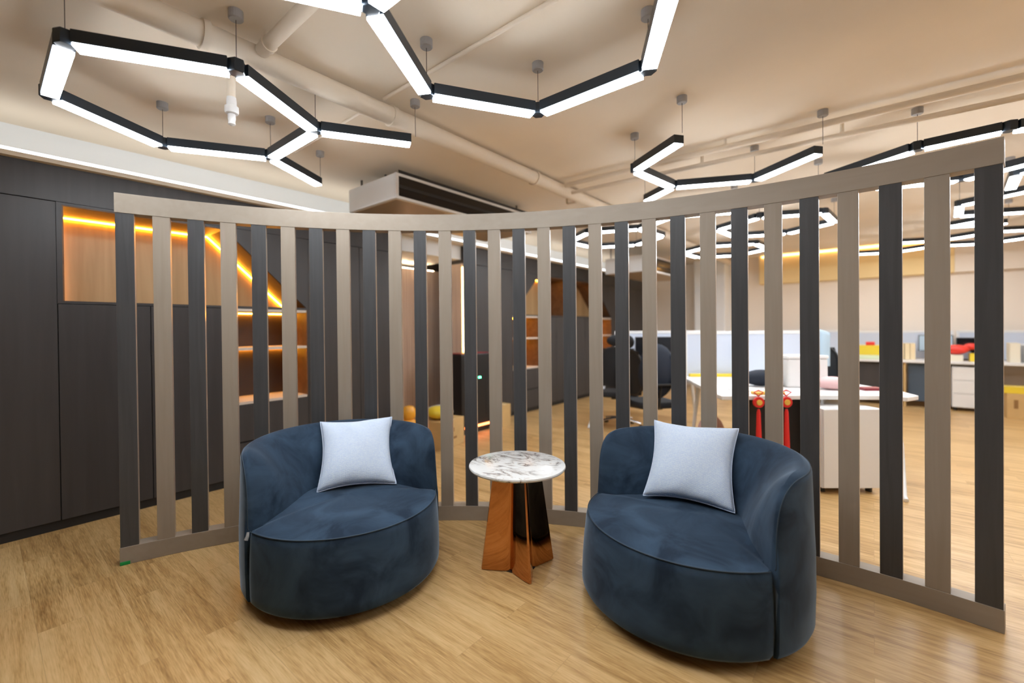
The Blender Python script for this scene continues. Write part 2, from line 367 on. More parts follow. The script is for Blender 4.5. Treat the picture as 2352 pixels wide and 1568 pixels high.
def niche_cabinet(y0, y1, flip, label, doors, bay, seams_up=()):
    """low doors, an open amber lit niche with a sloping top, a bay of shelves and drawers"""
    t = thing('niche_cabinet', label, 'cabinet', (W-.2, (y0+y1)/2, .06), group='niche cabinets in the charcoal wall')
    Y = (lambda y: y) if not flip else (lambda y: y0+y1-y)
    def bx(a, b, z0, z1, xa=XB, xb=W-.001):
        lo, hi = sorted((Y(a), Y(b))); return MB().box(xa, xb, lo, hi, z0, z1)
    n0, n1, n2 = y0+.027, y1-.71, y1-.025      # niche left, top corner, foot of the slope
    zt, zb = 2.152, 1.515
    body = bx(y0, bay[0]-.01, .061, 1.495, XB, W-.0205)
    body.v += bx(bay[0], bay[1], .061, .672, XB, W-.0205).v; k = 8
    body.f += [tuple(i+k for i in f) for f in body.f[:6]]
    build('cabinet_body', body, 'lam_gap', t)
    for a, b in zip([y0, *doors], [*doors, bay[0]-.008]):
        lo, hi = sorted((Y(a), Y(b))); door(lo, hi, .062, 1.495, t)
    lo, hi = sorted((Y(bay[0]), Y(bay[1])))
    for z0, z1 in ((.062, .35), (.358, .672)):
        d = door(lo, hi, z0, z1, t, 'drawer')
    hy = Y(doors[0]); build('handle', MB().box(W, W+.004, hy-.004, hy+.004, 1.13, 1.24), 'black', t)
    # frame round the niche
    fr = MB()
    for a, b, z0, z1 in ((y0, n0, 1.497, 2.167), (n0, y1, 1.497, zb), (n0, y1, zt, 2.167), (bay[1], y1, .062, 1.497), (bay[0]-.012, bay[0], .672, 1.497)):
        lo, hi = sorted((Y(a), Y(b))); fr.box(XB, W, lo, hi, z0, z1)
    build('niche_frame', fr, 'lam_dark', t)
    sl = [(n1, zt), (y1, zt), (y1, zb), (n2+.005, zb)]
    build('slope_panel', MB().prism_yz([(Y(a), b) for a, b in sl], W-.02, W), 'lam_dark', t)
    th = .02
    sl2 = [(n1, zt-.001), (n1+.03, zt-.001), (n2+.022, zb), (n2, zb)]
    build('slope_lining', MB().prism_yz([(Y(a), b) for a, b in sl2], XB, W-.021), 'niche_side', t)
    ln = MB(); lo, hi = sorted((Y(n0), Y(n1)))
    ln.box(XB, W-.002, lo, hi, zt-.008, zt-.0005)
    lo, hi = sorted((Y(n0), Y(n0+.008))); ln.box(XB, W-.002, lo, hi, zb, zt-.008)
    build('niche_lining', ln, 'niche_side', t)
    lo, hi = sorted((Y(n0), Y(y1)))
    build('back_panel', MB().box(XB-.02, XB, lo, hi, zb-.01, zt+.01), 'niche_wood', t)
    # lamps tucked at the back edge
    ld = MB(); lo, hi = sorted((Y(n0+.008), Y(n1-.002)) if y0 < 2 else (Y(n0+.3), Y(n0+.6))); ld.box(XB, XB+.012, lo, hi, zt-.018, zt-.008)
    build('led_strip', ld, 'led_amber', t)
    if y0 < 2: build('led_strip', MB().tube([(XB+.007, Y(n1), zt-.016), (XB+.007, Y(n2-.022), zb+.010)], .0065, 6), 'led_amber', t)
    if y0 < 2:
        lo, hi = sorted((Y(n0+.008), Y(n0+.016))); build('led_strip', MB().box(XB, XB+.006, lo, hi, zb, zt-.02), 'led_amber', t)
    # shelf bay
    lo, hi = sorted((Y(bay[0]), Y(bay[1])))
    build('bay_back', MB().box(XB-.02, XB, lo, hi, .67, 1.50), 'shelf_back', t)
    s_ = MB(); far = bay[1] if not flip else bay[1]
    a, b = sorted((Y(bay[1]-.008), Y(bay[1]))); s_.box(XB, W-.003, a, b, .69, 1.495)
    build('bay_lining', s_, 'niche_side', t)
    s_ = MB()
    a, b = sorted((Y(bay[0]), Y(bay[0]+.008))); s_.box(XB, W-.003, a, b, .69, 1.495)
    build('bay_lining', s_, 'niche_side', t)
    for z in (.675, 1.137, 1.472):
        sh = build('shelf', MB().box(XB, W-.004, lo+.009, hi-.009, z, z+.022), 'shelf_white', t)
        if z > 1:
            sub('shelf_light', MB().box(XB+.002, XB+.016, lo+.012, hi-.012, z-.010, z-.001), 'led_amber', sh, t)
    return t
niche_cabinet(.345, 2.045, False, 'charcoal cabinet with amber lit sloping niche at left', (.838, 1.195), (1.372, 2.035))
niche_cabinet(5.17, 6.86, True, 'charcoal cabinet with sloping niche far beyond the alcove, left half', (5.66, 6.02), (6.19, 6.85))
niche_cabinet(6.86, 8.45, False, 'charcoal cabinet with sloping niche far beyond the alcove, right half', (7.35, 7.6), (7.78, 8.44))

# alcove between the tall cabinets
struct('wall_alcove', MB().box(-5.04, -4.52, 2.4, 2.5, 0, 2.7), 'lam_dark')
struct('wall_alcove_right', MB().box(-5.04, -4.52, 5.6, 5.7, 0, 2.7), 'lam_dark')
struct('trim_7', MB().box(-5.04, -4.16, 3.15, 4.17, 2.22, 2.399), 'white_paint')
fl = MB(); n = 300; y0, y1 = 2.6, 5.56
poly = [(-4.86, y0)]
for i in range(n+1):
    y = y0+(y1-y0)*i/n; poly.append((-4.84+.020*abs(math.sin(PI*i/4)), y))
poly.append((-4.86, y1))
tag(build('fluted_panel', fl.prism([(x, y) for x, y in poly][::-1], .0, 2.14), 'fluted'), 'fluted pinkish oak wall panel inside the alcove', 'wall panel')
struct('trim_9', MB().box(-4.499, -4.13, 4.156, 4.179, .001, 2.168), 'fluted')
tag(build('alcove_light_strip', MB().box(-4.128, -4.108, 4.150, 4.178, .30, 2.12), 'led_warm'), 'upright warm light strip at the right jamb of the alcove', 'light strip')
tag(build('alcove_top_light', MB().box(-4.858, -4.848, 2.9, 4.3, 2.1405, 2.146), 'led_top'), 'warm light strip over the fluted panel', 'light strip')

# ------------------------------------------------------------------ curved slatted screen
SCX, SCY, SR, SH = -.1487, -.3377, 3.1613, 2.045
A0, A1 = 165.6, 82.3
def pol(r, deg): return (SCX+r*math.cos(math.radians(deg)), SCY+r*math.sin(math.radians(deg)))
mid = pol(SR, 124)
scr = thing('slatted_screen', 'curved slatted screen of taupe and charcoal uprights behind the armchairs', 'screen', (mid[0], mid[1], 0))
def arc_rail(z0, z1, r0, r1, a0, a1, n=96):
    mb = MB(); P = []
    def fn(i, j):
        a = a0+(a1-a0)*i/(n-1); r, z = ((r0, z0), (r1, z0), (r1, z1), (r0, z1))[j]
        x, y = pol(r, a); return (x, y, z)
    mb.grid(fn, n, 4, closev=True); mb.f += [(0, 1, 2, 3), tuple((n-1)*4+i for i in range(4))[::-1]]
    return mb
TH = .062
ZR0, ZR1 = 1.968, 2.078
edge_in = SR+TH
def slat_angle(i): return 2.18882e-4*i**3-6.16579e-3*i**2-2.975407*i+163.8614
AL, AR = slat_angle(0)+.80, slat_angle(28)-.80
build('base_rail', arc_rail(0, .098, SR, SR+TH+.02, AL, AR), 'rail_beige', scr, bevel=.002)
build('top_rail', arc_rail(ZR0, ZR1, SR, SR+TH+.02, AL, AR), 'rail_beige', scr, bevel=.002)
for i in range(29):
    a = math.radians(slat_angle(i)); hw = .0412
    cx, cy = pol(SR+.003+TH/2, slat_angle(i))
    mb = MB().obox(cx, cy, .098, ZR0, TH, 2*hw, a)
    dark = i % 2 == 0
    o = build('slat', mb, 'slat_dark' if dark else 'slat_beige', scr, bevel=.0015, label=('charcoal slat' if dark else 'taupe slat'))
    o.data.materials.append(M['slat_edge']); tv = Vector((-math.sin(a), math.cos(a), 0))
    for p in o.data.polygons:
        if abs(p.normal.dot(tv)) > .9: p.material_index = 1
gx, gy = pol(SR-.002, AL-.42)
build('corner_tag', MB().obox(gx, gy, .001, .019, .006, .045, math.radians(AL)), 'green', scr, bevel=.002, label='small green tag at the foot')

# ------------------------------------------------------------------ armchairs
def sm(a, b, x):
    t = max(0, min(1, (x-a)/(b-a))); return t*t*(3-2*t)
TIP = 76.0
def r_front(d, z):
    """radius of the upholstered base at angle d (degrees from the front), height z"""
    t = z/.385
    mid_r = .494+.013*math.cos(math.radians(d))*(1-t)-(.036*t)*max(0, math.cos(math.radians(d)*1.15))
    return mid_r-.075*sm(TIP-2.0, TIP+2.5, abs(d))
def make_armchair(name, label, loc, rot, tagged):
    t = thing(name, label, 'armchair', loc, rot, world=False, group='blue velvet armchairs before the screen')
    n = 144
    lv = [(.045, -.030), (.052, -.012), (.066, -.003), (.10, 0), (.18, .003), (.27, .003), (.345, .0), (.368, -.003), (.381, -.010)]
    mb = MB()
    def fn(i, j):
        d = -180+360*i/n; z, off = lv[j]; r = r_front(d, z)+off
        a = math.radians(-90+d); return (r*math.cos(a), r*math.sin(a), z)
    mb.grid(fn, n, len(lv), closeu=True)
    mb.f.append(tuple(i*len(lv) for i in range(n))[::-1]); mb.f.append(tuple(i*len(lv)+len(lv)-1 for i in range(n)))
    build('base', mb, 'velvet', t, smooth='auto')
    # domed seat
    rho = [0, .12, .25, .4, .55, .7, .82, .9, .95, .98, 1.0]; mb = MB()
    def fs(i, j):
        d = -180+360*i/n; r = (r_front(d, .381)-.008)*rho[j]; a = math.radians(-90+d)
        z = .379+.034*(1-rho[j]**3.2)+.004*math.sin(3*a+1)*rho[j]*(1-rho[j])*4
        return (r*math.cos(a), r*math.sin(a), z)
    mb.grid(fs, n, len(rho), closeu=True)
    build('seat', mb, 'velvet', t, smooth=True)
    path = []
    for k in range(81):
        d = -TIP+2+2*(TIP-2)*k/80; a = math.radians(-90+d); r = r_front(d, .381)-.006
        path.append((r*math.cos(a), r*math.sin(a), .3815))
    build('seat_piping', MB().tube(path, .0025, 6), 'piping', t, smooth=True)
    # wrap-around back, swept from one tip round the rear to the other
    ns = 161; HB, HT = .055, .722
    RI = [(TIP, .470), (78, .43), (82, .37), (87, .318), (94, .283), (102, .258), (112, .236), (125, .226), (146, .228), (180.1, .238)]
    def section(u):
        psi = (180-TIP)*u; d = 180-psi if psi > 0 else -180-psi
        ad = 180-abs(psi)                              # angle from the front
        q = max(0, 1-(ad-TIP)/24)
        h = .402+(HT-.402)*max(0, (1-q**3.2))**(1/3.2)+.008*math.cos(math.radians(psi))
        Ro = .503
        tb = RI
        ri = 0
        for off in (-5, -2.5, 0, 2.5, 5):
            q_ = min(180, max(TIP, ad+off*sm(TIP, TIP+10, ad)))
            for (a0_, r0_), (a1_, r1_) in zip(tb, tb[1:]):
                if a0_ <= q_ <= a1_+1e-6: v_ = r0_+(r1_-r0_)*(q_-a0_)/(a1_-a0_)
            ri += v_/5
        g = sm(TIP, TIP+22, ad); rr = .016+.020*g; ridge = Ro-.012-rr-.012*g
        pts = [(Ro-.028, HB-.008), (Ro-.010, HB), (Ro-.002, HB+.02), (Ro+.002, .20), (Ro+.001, .36)]
        for k in range(1, 4): pts.append((Ro-.010*k/4, .36+(h-rr-.36)*k/4))
        for k in range(6):
            an = PI/2*k/5; pts.append((Ro-.010-rr+rr*math.cos(an), h-rr+rr*math.sin(an)))
        top = (Ro-.010-rr, h)
        for k in range(1, 13):
            s = k/12
            er, ez = math.sin(s*PI/2), 1-math.cos(s*PI/2)
            lr = lz = s
            m_ = .62
            pts.append((top[0]-(top[0]-ri)*(m_*er+(1-m_)*lr), h-(h-.365)*(m_*ez+(1-m_)*lz)))
        pts.append((ri, .34))
        pts.append((ri+.03, .30))
        return d, pts
    us = []
    for k in range(ns):
        x = -1+2*k/(ns-1); us.append(math.copysign(1-(1-abs(x))**1.35, x))
    secs = [section(u) for u in us]; m = len(secs[0][1]); mb = MB()
    def fb(i, j):
        d, pts = secs[i]; a = math.radians(-90+d); r, z = pts[j]; return (r*math.cos(a), r*math.sin(a), z)
    mb.grid(fb, ns, m, closev=True)
    mb.f += [tuple(range(m)), tuple((ns-1)*m+j for j in range(m))[::-1]]
    build('backrest', mb, 'velvet', t, smooth='auto')
    # piping along the shell edge: up from each tip and round the outer top
    for side in (0, 1):
        path = []
        for i in range(ns//2+1):
            k = i if side == 0 else ns-1-i
            d, pts = secs[k]; a = math.radians(-90+d); r, z = pts[10]; path.append((r*math.cos(a), r*math.sin(a), z+.0005))
        d, pts = secs[0 if side == 0 else -1]; a = math.radians(-90+d)
        build('back_piping', MB().tube([(pts[11][0]*math.cos(a), pts[11][0]*math.sin(a), .385)]+path, .0020, 6), 'piping', t, smooth=True)
    build('plinth', MB().cyl(0, 0, .405, .001, .046, 64), 'black', t)
    if tagged:
        a = math.radians(-90-TIP+1.5); r = r_front(-TIP+1.5, .37)+.004
        x, y = r*math.cos(a), r*math.sin(a)
        mb = MB().grid(lambda i, j: (x-.004+.010*i-.006*j*math.sin(j), y-.006-.003*j, .380-.014*j+.003*math.sin(2*i+j)), 3, 4)
        mb2 = MB().tube([(x, y-.003, .383), (x-.004, y-.010, .366), (x-.010, y-.013, .352)], .006, 8, .009)
        build('care_tag', mb2, 'clear', t, label='translucent tag hanging from the seam')
    return t
LC, RC = (-2.175, 1.285), (-.685, 2.20)
make_armchair('armchair', 'blue velvet armchair at left of the marble table, small tag on its seam', (*LC, 0), math.radians(74), True)
make_armchair('armchair', 'blue velvet armchair at right of the marble table', (*RC, 0), math.radians(-20), False)

def pillow(label, bl, br, tl, tr, T=.084):
    bl, br, tl, tr = map(Vector, (bl, br, tl, tr)); c = (bl+br+tl+tr)/4
    X = ((br-bl)+(tr-tl))/4; Yv = ((tl-bl)+(tr-br))/4
    X1 = X.normalized(); Z = X.cross(Yv).normalized(); Y1 = Z.cross(X1)
    wx, wy = X.length, Yv.length
    n = 41; mb = MB()
    for sgn in (1, -1):
        def fn(i, j):
            x = -1+2*i/(n-1); y = -1+2*j/(n-1)
            x = math.copysign(1-(1-abs(x))**1.25, x); y = math.copysign(1-(1-abs(y))**1.25, y)
            px = x*wx*(1-.115*math.cos(y*PI/2)); py = y*wy*(1-.115*math.cos(x*PI/2))
            e = ((1-x*x)*(1-y*y))**.5
            z = sgn*T*max(0, e)**.72
            if sgn > 0: z += .004*math.sin(9*x+5*y*y)*e*(1-e)*2
            z += .006*math.sin(3*x)*math.sin(2.2*y)      # slack
            return (px, py, z)
        mb.grid(fn, n, n)
    o = build('pillow', mb, 'weave', smooth=True)
    o.matrix_world = Matrix(((X1.x, Y1.x, Z.x, c.x), (X1.y, Y1.y, Z.y, c.y), (X1.z, Y1.z, Z.z, c.z), (0, 0, 0, 1)))
    tag(o, label, 'pillow', 'pale blue square pillows')
    edge = []
    m = 30
    for k in range(4*m):
        s, f = divmod(k, m); v = -1+2*f/m
        x, y = ((v, -1), (1, v), (-v, 1), (-1, -v))[s]
        edge.append((x*wx*(1-.115*math.cos(y*PI/2)), y*wy*(1-.115*math.cos(x*PI/2)), .006*math.sin(3*x)*math.sin(2.2*y)))
    edge.append(edge[0])
    build('pillow_seam', MB().tube(edge, .0035, 6), 'weave_edge', o, smooth=True)
    return o
pillow('pale blue woven pillow leaning in the left armchair', (-2.335, 1.195, .415), (-2.085, 1.545, .415), (-2.545, 1.345, .745), (-2.345, 1.715, .745))
pillow('pale blue woven pillow leaning in the right armchair', (-.925, 2.275, .42), (-.495, 2.30, .415), (-.955, 2.50, .765), (-.545, 2.60, .765))

# ------------------------------------------------------------------ marble side table
TX, TY = -1.500, 1.925
t = thing('side_table', 'round marble topped side table on a polished bronze finned base', 'side table', (TX, TY, 0))
mb = MB().lathe([(.250, .533), (.262, .538), (.266, .546), (.264, .553), (.258, .556)], TX, TY, 96)
build('tabletop', mb, 'marble', t, smooth='auto')
for q in range(4):
    ang = math.radians(-35+90*q); mb = MB(); nz = 12; prof = []
    # a lens shaped blade, tapering upward
    L = []
    for k in range(13):
        s = k/12; L.append((s, .007+.068*(1-s**1.7)*min(1, .35+s*2.4)))
    def fin(i, j):
        z = .004+(.532-.004)*j/(nz-1); k = 1-.36*(j/(nz-1))
        if i < 13: s, h = L[i]; sg = 1
        else: s, h = L[25-i]; sg = -1
        h = max(h, .0065)
        r = .004+s*.203*k; h = h*k*.95
        x = r*math.cos(ang)-sg*h*math.sin(ang); y = r*math.sin(ang)+sg*h*math.cos(ang)
        return (TX+x, TY+y, z)
    mb.grid(fin, 26, nz, closeu=True)
    mb.f += [tuple(i*nz for i in range(26))[::-1], tuple(i*nz+nz-1 for i in range(26))]
    build('base_fin', mb, 'bronze', t, smooth='auto')
build('foot_plate', MB().cyl(TX, TY, .10, .0005, .0045, 24), 'black', t)

# ------------------------------------------------------------------ suspended hexagon lamps
ZL, SIDE = 2.42, .5914
def unit(a): return Vector((math.cos(math.radians(a)), math.sin(math.radians(a)), 0))
bar_mesh = {}
def hex_lamp(label, nodes, bars, hung, group='suspended black hexagon lamps', zb=ZL):
    x0, y0 = nodes[0]
    t = thing('pendant_lamp', label, 'lamp', (x0, y0, zb), 0, group, world=False)
    for a, b in bars:
        p, q = Vector((*nodes[a], 0)), Vector((*nodes[b], 0)); d = q-p; L = d.length
        key = round(L, 3)
        if key not in bar_mesh:
            h = L/2-.030
            hb = MB().box(-h, h, -.034, .034, .011, .062)
            db = MB().box(-h+.004, h-.004, -.031, .031, 0, .0108)
            o1 = build('light_bar', hb, 'lamp_body', t, bevel=.002); o2 = build('diffuser', db, 'lamp_light', o1)
            bar_mesh[key] = (o1.data, o2.data)
        else:
            o1 = bpy.data.objects.new('light_bar', bar_mesh[key][0]); COL.objects.link(o1); o1.parent = t
            o2 = bpy.data.objects.new('diffuser', bar_mesh[key][1]); COL.objects.link(o2); o2.parent = o1
        c = (p+q)/2; o1.location = (c.x-x0, c.y-y0, 0); o1.rotation_euler = (0, 0, math.atan2(d.y, d.x))
    deg = {}
    for a, b in bars: deg.setdefault(a, []).append(b); deg.setdefault(b, []).append(a)
    for k, nb in deg.items():
        x, y = nodes[k][0]-x0, nodes[k][1]-y0
        if len(nb) > 1:
            if 'joint' not in bar_mesh: 
                bar_mesh['joint'] = build('corner_joint', MB().lathe([(.033, .006), (.036, .010), (.036, .059), (.034, .0625)], 0, 0, 6), 'lamp_body', t).data; o = t.children[-1]
                for ch in t.children:
                    if ch.name.startswith('corner_joint'): o = ch
            else:
                o = bpy.data.objects.new('corner_joint', bar_mesh['joint']); COL.objects.link(o); o.parent = t
            o.location = (x, y, 0)
            dd = Vector((nodes[nb[0]][0]-nodes[k][0], nodes[nb[0]][1]-nodes[k][1])); o.rotation_euler = (0, 0, math.atan2(dd.y, dd.x)+PI/6)
    for k in hung:
        x, y = nodes[k][0]-x0, nodes[k][1]-y0
        if 'cable' not in bar_mesh:
            bar_mesh['cable'] = build('suspension_cable', MB().cyl(0, 0, .0016, .060, CEIL-zb-.03, 6), 'cable', t).data
            bar_mesh['canopy'] = build('ceiling_canopy', MB().lathe([(.026, CEIL-zb-.040), (.030, CEIL-zb-.036), (.030, CEIL-zb-.0005)], 0, 0, 20), 'canopy', t).data
            oc, on = [c for c in t.children if c.name.startswith(('suspension', 'ceiling_can'))]
        else:
            oc = bpy.data.objects.new('suspension_cable', bar_mesh['cable']); on = bpy.data.objects.new('ceiling_canopy', bar_mesh['canopy'])
            for o in (oc, on): COL.objects.link(o); o.parent = t
        for o in (oc, on): o.location = (x, y, 0)
    return t
def walk(start, moves, rot, side=SIDE):
    """follow a honeycomb: digits 0..5 are headings of 60 degrees from rot"""
    pts = [Vector((*start, 0))]
    for m in moves: pts.append(pts[-1]+unit(rot+60*int(m))*side)
    return [(p.x, p.y) for p in pts]
# near left lamp
A_ = walk((-2.4132, .2378), '12345', 0)          # A B C D E F
Zp = Vector((*A_[2], 0))+unit(60)*SIDE*.96; Yp = Vector((*A_[3], 0))+unit(120)*.57
# (F lies one side left of A)
n1 = [A_[0], A_[1], A_[2], A_[3], A_[4], A_[5], (Zp.x, Zp.y), (Yp.x, Yp.y)]
hex_lamp('black hexagon lamp at left with two trailing light bars', n1, [(0, 1), (1, 2), (2, 3), (3, 4), (4, 5), (5, 0), (2, 6), (3, 7)], [0, 1, 3, 4, 6, 7, 2])
G = (-1.3453, .9131)
B_ = walk(G, '2105', 0); 
n2 = [B_[0], B_[1], B_[2], B_[3], B_[4]]
p = Vector((*B_[4], 0))+unit(240)*SIDE; q = Vector((*G, 0))+unit(240)*SIDE; r = q+unit(180)*SIDE
n2 += [(p.x, p.y), (q.x, q.y), (r.x, r.y)]
hex_lamp('black hexagon lamp overhead, cut by the top edge of the photo', n2, [(0, 1), (1, 2), (2, 3), (3, 4), (4, 5), (5, 0), (0, 6)], [1, 2, 3, 4, 6])
C_ = walk((-.882, 2.796), '2105', 25)
s_end = Vector((*C_[2], 0))+unit(145)*.35
C_ = C_[:5]+[(s_end.x, s_end.y)]
C_[1] = (-1.31, 3.10); C_[2] = (-1.235, 3.67); C_[3] = (-.70, 3.94); C_[4] = (-.247, 3.585); C_[5] = (-1.56, 3.91)
hex_lamp('black zigzag lamp above the right part of the screen', C_, [(0, 1), (1, 2), (2, 3), (3, 4), (2, 5)], [0, 1, 3, 4, 5])
D_ = walk((.19, 3.975), '50', 25) ; D0 = Vector((.19, 3.975, 0))+unit(145)*SIDE
D_ = [(D0.x, D0.y), (.22, 3.965), (.61, 3.935), (1.15, 4.18), (1.65, 3.85)]
hex_lamp('black lamp over the right end of the screen top rail', D_, [(0, 1), (1, 2), (2, 3), (3, 4)], [1, 3])
F_ = walk((-2.57, 4.72), '01234', 25, .58)
g = Vector((*F_[1], 0))+unit(-35)*.58; h = g+unit(25)*.58
F_ += [(g.x, g.y), (h.x, h.y)]
hex_lamp('far hexagon lamp seen through the middle slats', F_, [(0, 1), (1, 2), (2, 3), (3, 4), (4, 5), (5, 0), (1, 6), (6, 7)], [1, 3, 5, 7])
G_ = walk((-.90, 5.30), '01234', 25, .58)
hex_lamp('far hexagon lamp seen through the slats above the white desk', G_, [(0, 1), (1, 2), (2, 3), (3, 4), (4, 5), (5, 0)], [0, 2, 4])
K_ = walk((-1.75, 6.70), '01234', 25, .58)
hex_lamp('farthest hexagon lamp near the glow-painted bulkhead, left', K_, [(0, 1), (1, 2), (2, 3), (3, 4), (4, 5), (5, 0)], [0, 3])
P_ = [(-.35, 4.62), (0.0, 4.83), (.53, 5.05), (1.01, 4.72)]
Q_ = Vector((.78, 5.10, 0))+unit(85)*.58
hex_lamp('far zigzag lamp seen through the right slats', P_, [(0, 1), (1, 2), (2, 3)], [0, 2, 3])
R_ = walk((.63, 6.10), '1050', 25, .58)[:3]+[(1.12, 5.76), (1.66, 6.0)]
hex_lamp('far zigzag lamp at right over the far desks', R_, [(0, 1), (1, 2), (0, 3), (3, 4)], [0, 2, 4])
S_ = walk((.15, 8.2), '0505', 25, .58)
hex_lamp('farthest zigzag lamp at right, in front of the far wall', S_, [(0, 1), (1, 2), (2, 3)], [0, 2])
T_ = walk((-.30, 9.05), '0500', 25, .58)[:3]+[(1.20, 9.22), (1.68, 8.90)]
hex_lamp('lamp row closest to the far wall', T_, [(0, 1), (1, 2), (2, 3), (3, 4)], [0, 2, 4])
U_ = walk((.64, 7.32), '05', 25, .58); V_ = Vector((*U_[0], 0))+unit(-35)*.5
hex_lamp('small far lamp between the two right zigzags', [U_[0], U_[1], (V_.x, V_.y)], [(0, 1), (0, 2)], [1])
X_ = [(.88, 5.66), (.83, 5.14), (1.33, 4.83)]
hex_lamp('far lamp right of the screen end', X_, [(0, 1), (1, 2)], [0, 2])
# more lamps of the same kind beyond the right edge of the frame
Y_ = walk((1.75, 1.5), '01234', 25)
hex_lamp('hexagon lamp just beyond the right edge of the frame', Y_, [(0, 1), (1, 2), (2, 3), (3, 4), (4, 5), (5, 0)], [0, 2, 4])
Y_ = walk((2.6, 4.2), '01234', 25)
hex_lamp('hexagon lamp far right beyond the frame', Y_, [(0, 1), (1, 2), (2, 3), (3, 4), (4, 5), (5, 0)], [0, 2, 4])

# ------------------------------------------------------------------ pipes, sprinkler, air conditioners
def pipe(label, pts, r, name='ceiling_pipe', hang=(), group='painted ceiling pipes'):
    pts = [Vector(p) for p in pts]
    t = thing(name, label, 'pipe', tuple(pts[0]), group=group)
    build('pipe_run', MB().tube(pts, r, 16), 'pipe_paint', t, smooth='auto')
    for y in hang:
        q = pts[0].lerp(pts[-1], y); build('hanger', MB().cyl(q.x, q.y, .012, q.z+r*.6, CEIL-.0005, 8), 'pipe_paint', t)
        d = (pts[-1]-pts[0]).normalized()
        build('clamp', MB().tube([q-d*.014, q+d*.014], r*1.18, 16), 'pipe_paint', t, smooth='auto')
    return t
pipe('thick painted main pipe running along the ceiling', [(-2.28, -2.5, 2.63), (-2.28, 10.2, 2.63)], .055, hang=(.25, .33, .45, .6, .8))
pipe('thick branch pipe joining the main pipe above the left lamp', [(-2.22, .90, 2.64), (3.5, .90, 2.64)], .032, hang=(.012, .5))
pipe('thin conduit crossing the ceiling over the middle lamp', [(-2.23, 1.60, 2.685), (3.8, 1.58, 2.685)], .011, hang=(.2,))
pipe('thin conduit left of the main pipe', [(-2.36, 1.60, 2.685), (-3.4, 1.62, 2.685)], .009, hang=(.9,))
pipe('long twin pipe above the screen, nearer run', [(-2.2, 3.60, 2.64), (4.6, 3.85, 2.64)], .022, hang=(.2, .45, .7))
pipe('long twin pipe above the screen, farther run', [(-2.2, 3.72, 2.60), (4.6, 4.16, 2.60)], .018, hang=(.17, .3, .7))
t = thing('sprinkler_head', 'white sprinkler head on a drop pipe under the left lamp', 'sprinkler', (-2.54, .90, 2.52))
d0 = (-2.545, .875)
build('drop_pipe', MB().cyl(*d0, .020, 2.52, CEIL-.0005, 14), 'pipe_paint', t, smooth='auto')
build('socket', MB().lathe([(.022, 2.519), (.024, 2.50), (.024, 2.475), (.033, 2.470), (.034, 2.445), (.030, 2.436), (.018, 2.432)], *d0, 18), 'white_gloss', t, smooth='auto')
build('head', MB().lathe([(.018, 2.4315), (.019, 2.41), (.016, 2.395), (.018, 2.38), (.006, 2.372)], *d0, 14), 'white_gloss', t, smooth='auto')

def air_unit(label, x0, x1, y0, y1, z0, z1, rods):
    t = thing('air_conditioner', label, 'air conditioner', ((x0+x1)/2, (y0+y1)/2, z0), group='hanging duct units')
    g = .022
    build('casing', MB().box(x0, x1-.012, y0, y1, z0+.0, z1), 'white_gloss', t, bevel=.01)
    build('underside', MB().box(x0+.03, x1-.03, y0+.03, y1-.03, z0-.004, z0-.0005), 'tan_metal', t)
    fr = MB().box(x1-.0115, x1, y0, y1, z0, z0+g).box(x1-.0115, x1, y0, y1, z1-g, z1).box(x1-.0115, x1, y0, y0+.03, z0+g, z1-g).box(x1-.0115, x1, y1-.03, y1, z0+g, z1-g)
    build('outlet_frame', fr, 'white_gloss', t)
    build('outlet_opening', MB().box(x1-.0112, x1-.006, y0+.03, y1-.03, z0+g, z1-g), 'screen_dark', t)
    bars = MB(); zz = z0+g+.02
    while zz < z1-g-.01:
        bars.box(x1-.005, x1-.001, y0+.031, y1-.031, zz+.05, zz+.075); zz += .12
    build('grille', bars, 'grille', t)
    for x, y in ((x0+.06, y0+.1), (x0+.35, y0+.16), (x0+.06, y1-.1), (x1-.1, y1-.15)):
        build('hanging_rod', MB().cyl(x, y, .010, z1, CEIL-.0005, 8), 'cable', t)
    return t
air_unit('white ducted air unit with a dark side grille hanging by the left wall', -3.70, -2.99, 2.25, 4.15, 2.39, 2.60, 4)
air_unit('far white ducted air unit hanging above the office chairs', -3.45, -2.70, 6.9, 8.7, 2.20, 2.46, 4)
pipe('short bent drain pipe hanging near the main pipe', [(-2.42, 4.0, 2.69), (-2.42, 4.0, 2.60), (-2.40, 3.98, 2.585), (-2.31, 3.98, 2.585)], .012)

# ------------------------------------------------------------------ boxes, cabinet and clutter by the alcove
def box_thing(name, label, cat, cx, cy, z0, z1, wx, wy, rot, mat, marks=(), group=None, flap=True):
    t = thing(name, label, cat, (cx, cy, z0), group=group)
    build('carton', MB().obox(cx, cy, z0+.0005, z1, wx, wy, rot), mat, t, bevel=.003)
    if flap:
        c, s = math.cos(rot), math.sin(rot)
        build('packing_tape', MB().obox(cx, cy, z1-.0001, z1+.0008, wx*.98, .05, rot), 'card_pale', t)
    for k, (u, v, a, b, side) in enumerate(marks):
        # printed panel on a side: u,v centre along the side and height, a,b half sizes
        c, s = math.cos(rot), math.sin(rot)
        if side == 'x': lx, ly = wx/2+.0006, u; w2, w1 = .001, 2*a
        else: lx, ly = u, -wy/2-.0006; w2, w1 = 2*a, .001
        build('print_mark', MB().obox(cx+lx*c-ly*s, cy+lx*s+ly*c, z0+v-b, z0+v+b, w2, w1, rot), 'card_print' if mat != 'red' else 'gold', t)
    return t
box_thing('cardboard_box', 'cardboard box holding a sack by the black cabinet', 'box', -3.72, 3.38, 0, .30, .36, .42, math.radians(14), 'card',
          [(-.05, .19, .05, .022, 'x'), (-.02, .10, .07, .012, 'x'), (-.04, .16, .03, .03, 'y')], 'cardboard boxes by the alcove')
